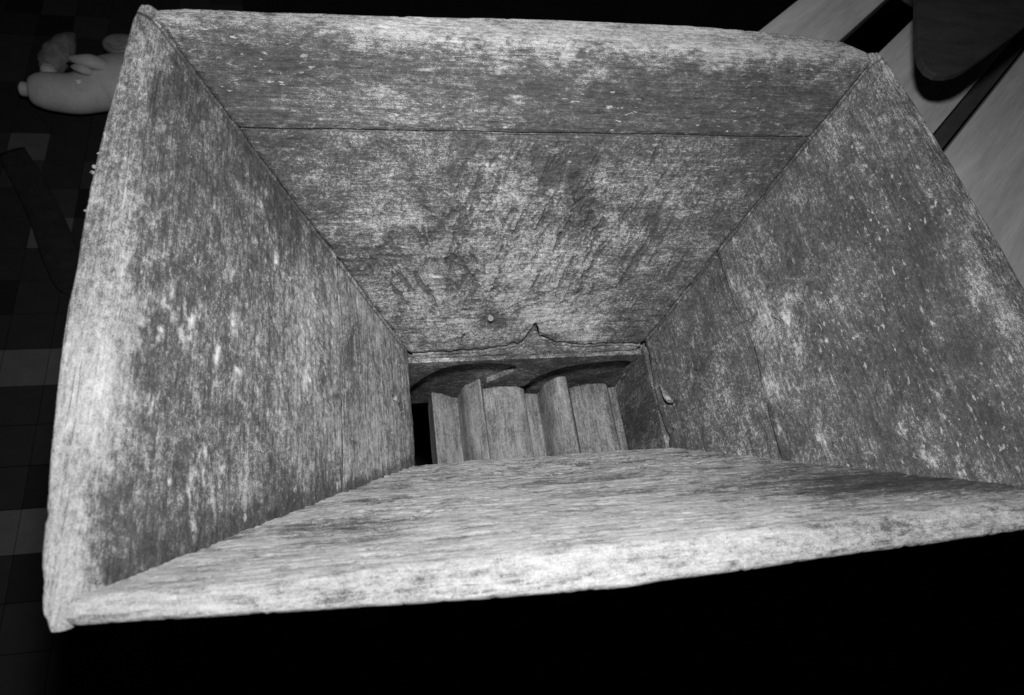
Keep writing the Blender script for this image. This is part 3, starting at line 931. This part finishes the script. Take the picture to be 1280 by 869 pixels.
roller('fluted_roller', top2, 0.074, -0.150, 0.062, 'fluted wooden roller at right of the hopper mouth, beside the pale batten', 'fluted crushing rollers', 9.7, 0.59)

# ------------------------------------------------------------------ floor with dark tiles
dark_floor = plain('floor_dark', 0.010, 0.3, (8, 8, 8), 0.8, 0.1, 0.1)


def box(bm, x0, x1, y0_, y1, z0, z1):
    vs = [bm.verts.new(p) for p in ((x0, y0_, z0), (x1, y0_, z0), (x1, y1, z0), (x0, y1, z0), (x0, y0_, z1), (x1, y0_, z1), (x1, y1, z1), (x0, y1, z1))]
    for f in ((0, 3, 2, 1), (4, 5, 6, 7), (0, 1, 5, 4), (1, 2, 6, 5), (2, 3, 7, 6), (3, 0, 4, 7)):
        bm.faces.new([vs[i] for i in f])


bm = bmesh.new(); box(bm, -6, 7, -5, 8, FLOOR - 0.1, FLOOR - 0.004)
me = bpy.data.meshes.new('floor'); bm.to_mesh(me); bm.free()
floor = link('floor', me, dark_floor)
floor['kind'] = 'structure'; floor['label'] = 'dark floor with squares of black and grey tile beside the hopper'
tmats = [plain('tile_shade', c, 0.25, (25, 25, 25), 0.75, 0.15, 0.15) for c in (0.012, 0.022, 0.034, 0.085)]
TS = 0.086
tm = []
for m in tmats:
    bm = bmesh.new(); h = TS / 2 - 0.0008
    box(bm, -h, h, -h, h, -0.004, 0.0)
    me = bpy.data.meshes.new('tile'); bm.to_mesh(me); bm.free()
    me.materials.append(m); tm.append(me)
rng = random.Random(5)
bright = {(-1, 11), (-2, 4), (-1, 4), (0, 4), (1, 4), (1, 0), (0, 0), (2, 0), (0, 8), (-1, 0), (-2, 0)}
for i in range(-7, 5):
    for j in range(-5, 20):
        if abs(-0.92 + (i + 0.5) * TS) > 1.6: continue
        if (i, j) in bright: k = 3
        elif j in (5, 3, 1): k = rng.choice([0, 1, 1])
        else: k = rng.choice([0, 1, 1, 2])
        o = bpy.data.objects.new('tile', tm[k]); C.objects.link(o)
        o.location = (-0.92 + (i + 0.5) * TS, 0.05 + (j + 0.5) * TS, FLOOR)
        o.parent = floor

# ------------------------------------------------------------------ things lying at far left
pale_skin = plain('pale_skin', 0.52, 0.22, (16, 16, 16), 0.6, 0.5, 0.25)
dark_hide = plain('dark_rough', 0.20, 0.7, (30, 30, 30), 0.8, 1.0, 0.2)
grey_skin = plain('grey_skin', 0.30, 0.25, (20, 20, 20), 0.6, 0.3, 0.3)


def loft(name, pts, radii, mat, parent, flat=1.0, seg=28, sub=6, bump=0.0):
    """smooth tapered body along a spine (Catmull-Rom through the given points)"""
    pts = [np.array(p, float) for p in pts]
    n = len(pts)
    cp, rr = [], []
    for i in range(n - 1):
        p0, p1, p2, p3 = pts[max(i - 1, 0)], pts[i], pts[i + 1], pts[min(i + 2, n - 1)]
        r0, r1, r2, r3 = radii[max(i - 1, 0)], radii[i], radii[i + 1], radii[min(i + 2, n - 1)]
        for j in range(sub):
            t = j / sub
            f = lambda q0, q1, q2, q3: 0.5 * ((2 * q1) + (-q0 + q2) * t + (2 * q0 - 5 * q1 + 4 * q2 - q3) * t * t + (-q0 + 3 * q1 - 3 * q2 + q3) * t ** 3)
            cp.append(f(p0, p1, p2, p3)); rr.append(max(0.0008, f(r0, r1, r2, r3)))
    cp.append(pts[-1]); rr.append(radii[-1])
    m = len(cp)
    X = np.zeros((seg, m)); Y = X.copy(); Z = X.copy()
    for i in range(m):
        d = cp[min(i + 1, m - 1)] - cp[max(i - 1, 0)]; d = d / np.linalg.norm(d)
        u = np.cross(d, [0, 0, 1.0]); u /= np.linalg.norm(u); w = np.cross(u, d)
        for j in range(seg):
            t = 2 * math.pi * j / seg
            r = rr[i]
            if bump: r *= 1 + bump * math.sin(7 * t + 1.3 * i) * math.sin(2.1 * i)
            q = cp[i] + u * r * math.cos(t) + w * r * flat * math.sin(t)
            X[j, i], Y[j, i], Z[j, i] = q
    me = grid_mesh(name, X, Y, Z)
    return link(name, me, mat, parent)


def empty(name, loc, label, cat, group=None):
    o = bpy.data.objects.new(name, None); C.objects.link(o); o.location = loc
    o['label'] = label; o['category'] = cat
    if group: o['group'] = group
    bpy.context.view_layer.update()
    return o


def fl_at(u, v, h):
    return at(u, v, FLOOR + h)


g0 = empty('gourd', fl_at(95, 140, 0), 'smooth pale swollen gourd with a stub end and two pointed nubs', 'gourd')
hz = 0.064
loft('body', [fl_at(35, 112, hz), fl_at(40, 111.5, hz), fl_at(56, 113, hz), fl_at(76, 116, hz), fl_at(95, 117, hz), fl_at(110, 114, hz), fl_at(126, 108, hz), fl_at(145, 104, hz), fl_at(172, 101, hz), fl_at(195, 102, hz), fl_at(206, 103, hz)],
     [0.004, 0.034, 0.047, 0.050, 0.053, 0.058, 0.070, 0.075, 0.070, 0.045, 0.004], pale_skin, g0, 0.85)
loft('stub', [fl_at(44, 113, hz), fl_at(34, 112, hz), fl_at(27, 111, hz), fl_at(26, 111, hz)], [0.017, 0.017, 0.016, 0.003], pale_skin, g0)
hn = hz + 0.075
loft('nub', [fl_at(150, 92, hn - 0.09), fl_at(132, 84, hn - 0.035), fl_at(114, 77, hn), fl_at(95, 74, hn), fl_at(84, 71, hn - 0.005)], [0.030, 0.028, 0.020, 0.012, 0.002], pale_skin, g0, 0.7)
loft('nub', [fl_at(126, 101, hn - 0.07), fl_at(114, 92, hn - 0.03), fl_at(105, 87, hn - 0.01), fl_at(95, 84, hn - 0.01), fl_at(88, 83, hn - 0.015)], [0.018, 0.016, 0.013, 0.010, 0.002], pale_skin, g0, 0.7)
loft('scar', [fl_at(97.0, 104.5, hz + 0.044), fl_at(97.2, 103, hz + 0.049), fl_at(97.6, 101, hz + 0.050), fl_at(98, 99.5, hz + 0.047)], [0.002, 0.0075, 0.0075, 0.002], plain('scar_pale', 0.8, 0.1), g0, 0.5)
g1 = empty('root', fl_at(70, 70, 0), 'dark knobbly root with a pale rough tip, behind the pale gourd', 'root')
loft('root_body', [fl_at(92, 42, 0.020), fl_at(84, 50, 0.026), fl_at(76, 62, 0.031), fl_at(68, 74, 0.033), fl_at(62, 86, 0.030), fl_at(59, 92, 0.028)], [0.004, 0.022, 0.034, 0.036, 0.026, 0.004], dark_hide, g1, 0.9, bump=0.10)
loft('root_tip', [fl_at(56, 78, 0.055), fl_at(59, 86, 0.058), fl_at(62, 93, 0.052), fl_at(63, 96, 0.048)], [0.006, 0.017, 0.016, 0.003], plain('root_tip_pale', 0.45, 0.6, (60, 60, 60), 0.8, 0.8), g1, 0.8, bump=0.12)
g2 = empty('shell', fl_at(150, 58, 0), 'small grey whorled oval shell half hidden behind the hopper rim', 'shell')
loft('shell_body', [fl_at(128, 53, 0.024), fl_at(134, 54, 0.025), fl_at(146, 56, 0.027), fl_at(160, 60, 0.028), fl_at(174, 64, 0.025), fl_at(178, 65, 0.024)], [0.003, 0.022, 0.034, 0.038, 0.026, 0.004], grey_skin, g2, 0.7)
loft('whorl', [fl_at(134, 54, 0.041), fl_at(140, 58, 0.047), fl_at(148, 60, 0.050), fl_at(158, 57, 0.054), fl_at(152, 53, 0.054), fl_at(144, 53, 0.050)], [0.002, 0.005, 0.006, 0.006, 0.005, 0.002], grey_skin, g2, 0.7)
# dark paddle leaning in beside the rim
g3 = empty('paddle', fl_at(80, 350, 0), 'dark wooden paddle with rounded tip lying on the tiles beside the hopper', 'paddle')
loft('blade', [fl_at(14, 190, 0.009), fl_at(36, 228, 0.009), fl_at(57, 270, 0.009), fl_at(74, 315, 0.009), fl_at(86, 350, 0.009), fl_at(92, 364, 0.009), fl_at(94, 369, 0.009)],
     [0.030, 0.032, 0.034, 0.036, 0.030, 0.016, 0.003], plain('paddle_wood', 0.026, 0.4, (40, 40, 40), 0.95, 0.3, 0.03), g3, 0.22)

# ------------------------------------------------------------------ pale slatted bench and dark stool at upper right
ZT = 0.03
E1 = np.array([0.76, 0.65, 0.0]); E1 /= np.linalg.norm(E1)
E2 = np.array([-E1[1], E1[0], 0.0])
bench = empty('slatted_bench', (0.85, 0.5, FLOOR), 'pale slatted bench with gaps, one widened in place of a shadow, standing behind the hopper', 'bench')
pale_wood = plain('pale_plank_wood', 0.46, 0.30, (3, 34, 34), 0.65, 0.35, 0.2)
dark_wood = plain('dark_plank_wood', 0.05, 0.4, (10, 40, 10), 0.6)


def perp(u, v):
    return float(np.dot(at(u, v, ZT), E2))


ANG = math.atan2(E1[1], E1[0])


def bar(s0, s1, v0, v1, z0, z1, mat, name, label=None, bev=0.003):
    bm = bmesh.new()
    hx, hy, hz_ = (s1 - s0) / 2, (v1 - v0) / 2, (z1 - z0) / 2
    box(bm, -hx, hx, -hy, hy, -hz_, hz_)
    bmesh.ops.bevel(bm, geom=list(bm.edges), offset=bev, segments=2, affect='EDGES', profile=0.6)
    me = bpy.data.meshes.new(name); bm.to_mesh(me); bm.free()
    me.materials.append(mat)
    o = bpy.data.objects.new(name, me); C.objects.link(o)
    c_ = E1 * (s0 + s1) / 2 + E2 * (v0 + v1) / 2
    o.matrix_world = Matrix.Translation((c_[0], c_[1], (z0 + z1) / 2)) @ Matrix.Rotation(ANG, 4, 'Z')
    bpy.context.view_layer.update()
    o.parent = bench; o.matrix_parent_inverse = bench.matrix_world.inverted()
    if label: o['label'] = label


def plank(v0, v1, s0, s1, z0, z1, mat, label=None, name='plank'):
    bar(s0, s1, v0, v1, z0, z1, mat, name, label)


pA0, pA1 = perp(958, 31), perp(1067, 35)
pB0, pB1 = perp(1098, 66), perp(1166, 168)  # the gap before this plank also stands in for a shadow on it
pC0 = perp(1200, 166)
s_mid = float(np.dot(at(1180, 150, ZT), E1))
plank(pA1, pA0, s_mid - 0.35, s_mid + 0.7, ZT - 0.03, ZT, pale_wood)
plank(pB1, pB0, s_mid - 0.35, s_mid + 0.7, ZT - 0.03, ZT, pale_wood)
plank(pC0 - 0.24, pC0, s_mid - 0.35, s_mid + 0.7, ZT - 0.03, ZT, pale_wood)
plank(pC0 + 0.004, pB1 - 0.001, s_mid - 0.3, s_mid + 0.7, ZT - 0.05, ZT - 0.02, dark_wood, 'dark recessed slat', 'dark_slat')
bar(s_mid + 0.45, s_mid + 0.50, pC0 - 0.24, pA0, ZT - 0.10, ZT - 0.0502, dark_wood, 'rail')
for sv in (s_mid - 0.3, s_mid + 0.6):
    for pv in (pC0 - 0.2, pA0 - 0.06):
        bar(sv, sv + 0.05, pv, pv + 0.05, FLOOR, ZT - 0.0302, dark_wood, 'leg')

ZP = 0.165
pc = at(1230, 10, ZP)
stool = empty('footstool', (pc[0], pc[1], ZT), 'low dark footstool with round-cornered seat standing on the pale slatted bench', 'footstool')
outl = [(1147, -60), (1147, 20), (1148, 60), (1152, 76), (1160, 87), (1171, 93), (1185, 94), (1198, 91), (1210, 85), (1253, 54), (1310, 10), (1330, -15), (1330, -60)]
bm = bmesh.new()
v0 = [bm.verts.new(at(u, v, ZP)) for u, v in outl]
v1 = [bm.verts.new(at(u, v, ZP) - np.array([0, 0, 0.012])) for u, v in outl]
bm.faces.new(v0); bm.faces.new(v1[::-1])
for i in range(len(outl)):
    j = (i + 1) % len(outl)
    bm.faces.new([v0[i], v1[i], v1[j], v0[j]])
bmesh.ops.recalc_face_normals(bm, faces=bm.faces)
bmesh.ops.bevel(bm, geom=list(bm.edges), offset=0.002, segments=2, affect='EDGES', profile=0.6)
me = bpy.data.meshes.new('seat'); bm.to_mesh(me); bm.free()
seat_wood = plain('stool_wood', 0.034, 0.5, (10, 40, 10), 0.6, 0.4, 0.15)
link('seat', me, seat_wood, stool)
for u, v in ((1242, 8), (1318, -32), (1248, -48), (1312, -52)):
    q = at(u, v, ZP)
    bm = bmesh.new(); box(bm, q[0] - 0.008, q[0] + 0.008, q[1] - 0.008, q[1] + 0.008, ZT, ZP - 0.0125)
    me = bpy.data.meshes.new('leg'); bm.to_mesh(me); bm.free(); link('leg', me, seat_wood, stool)
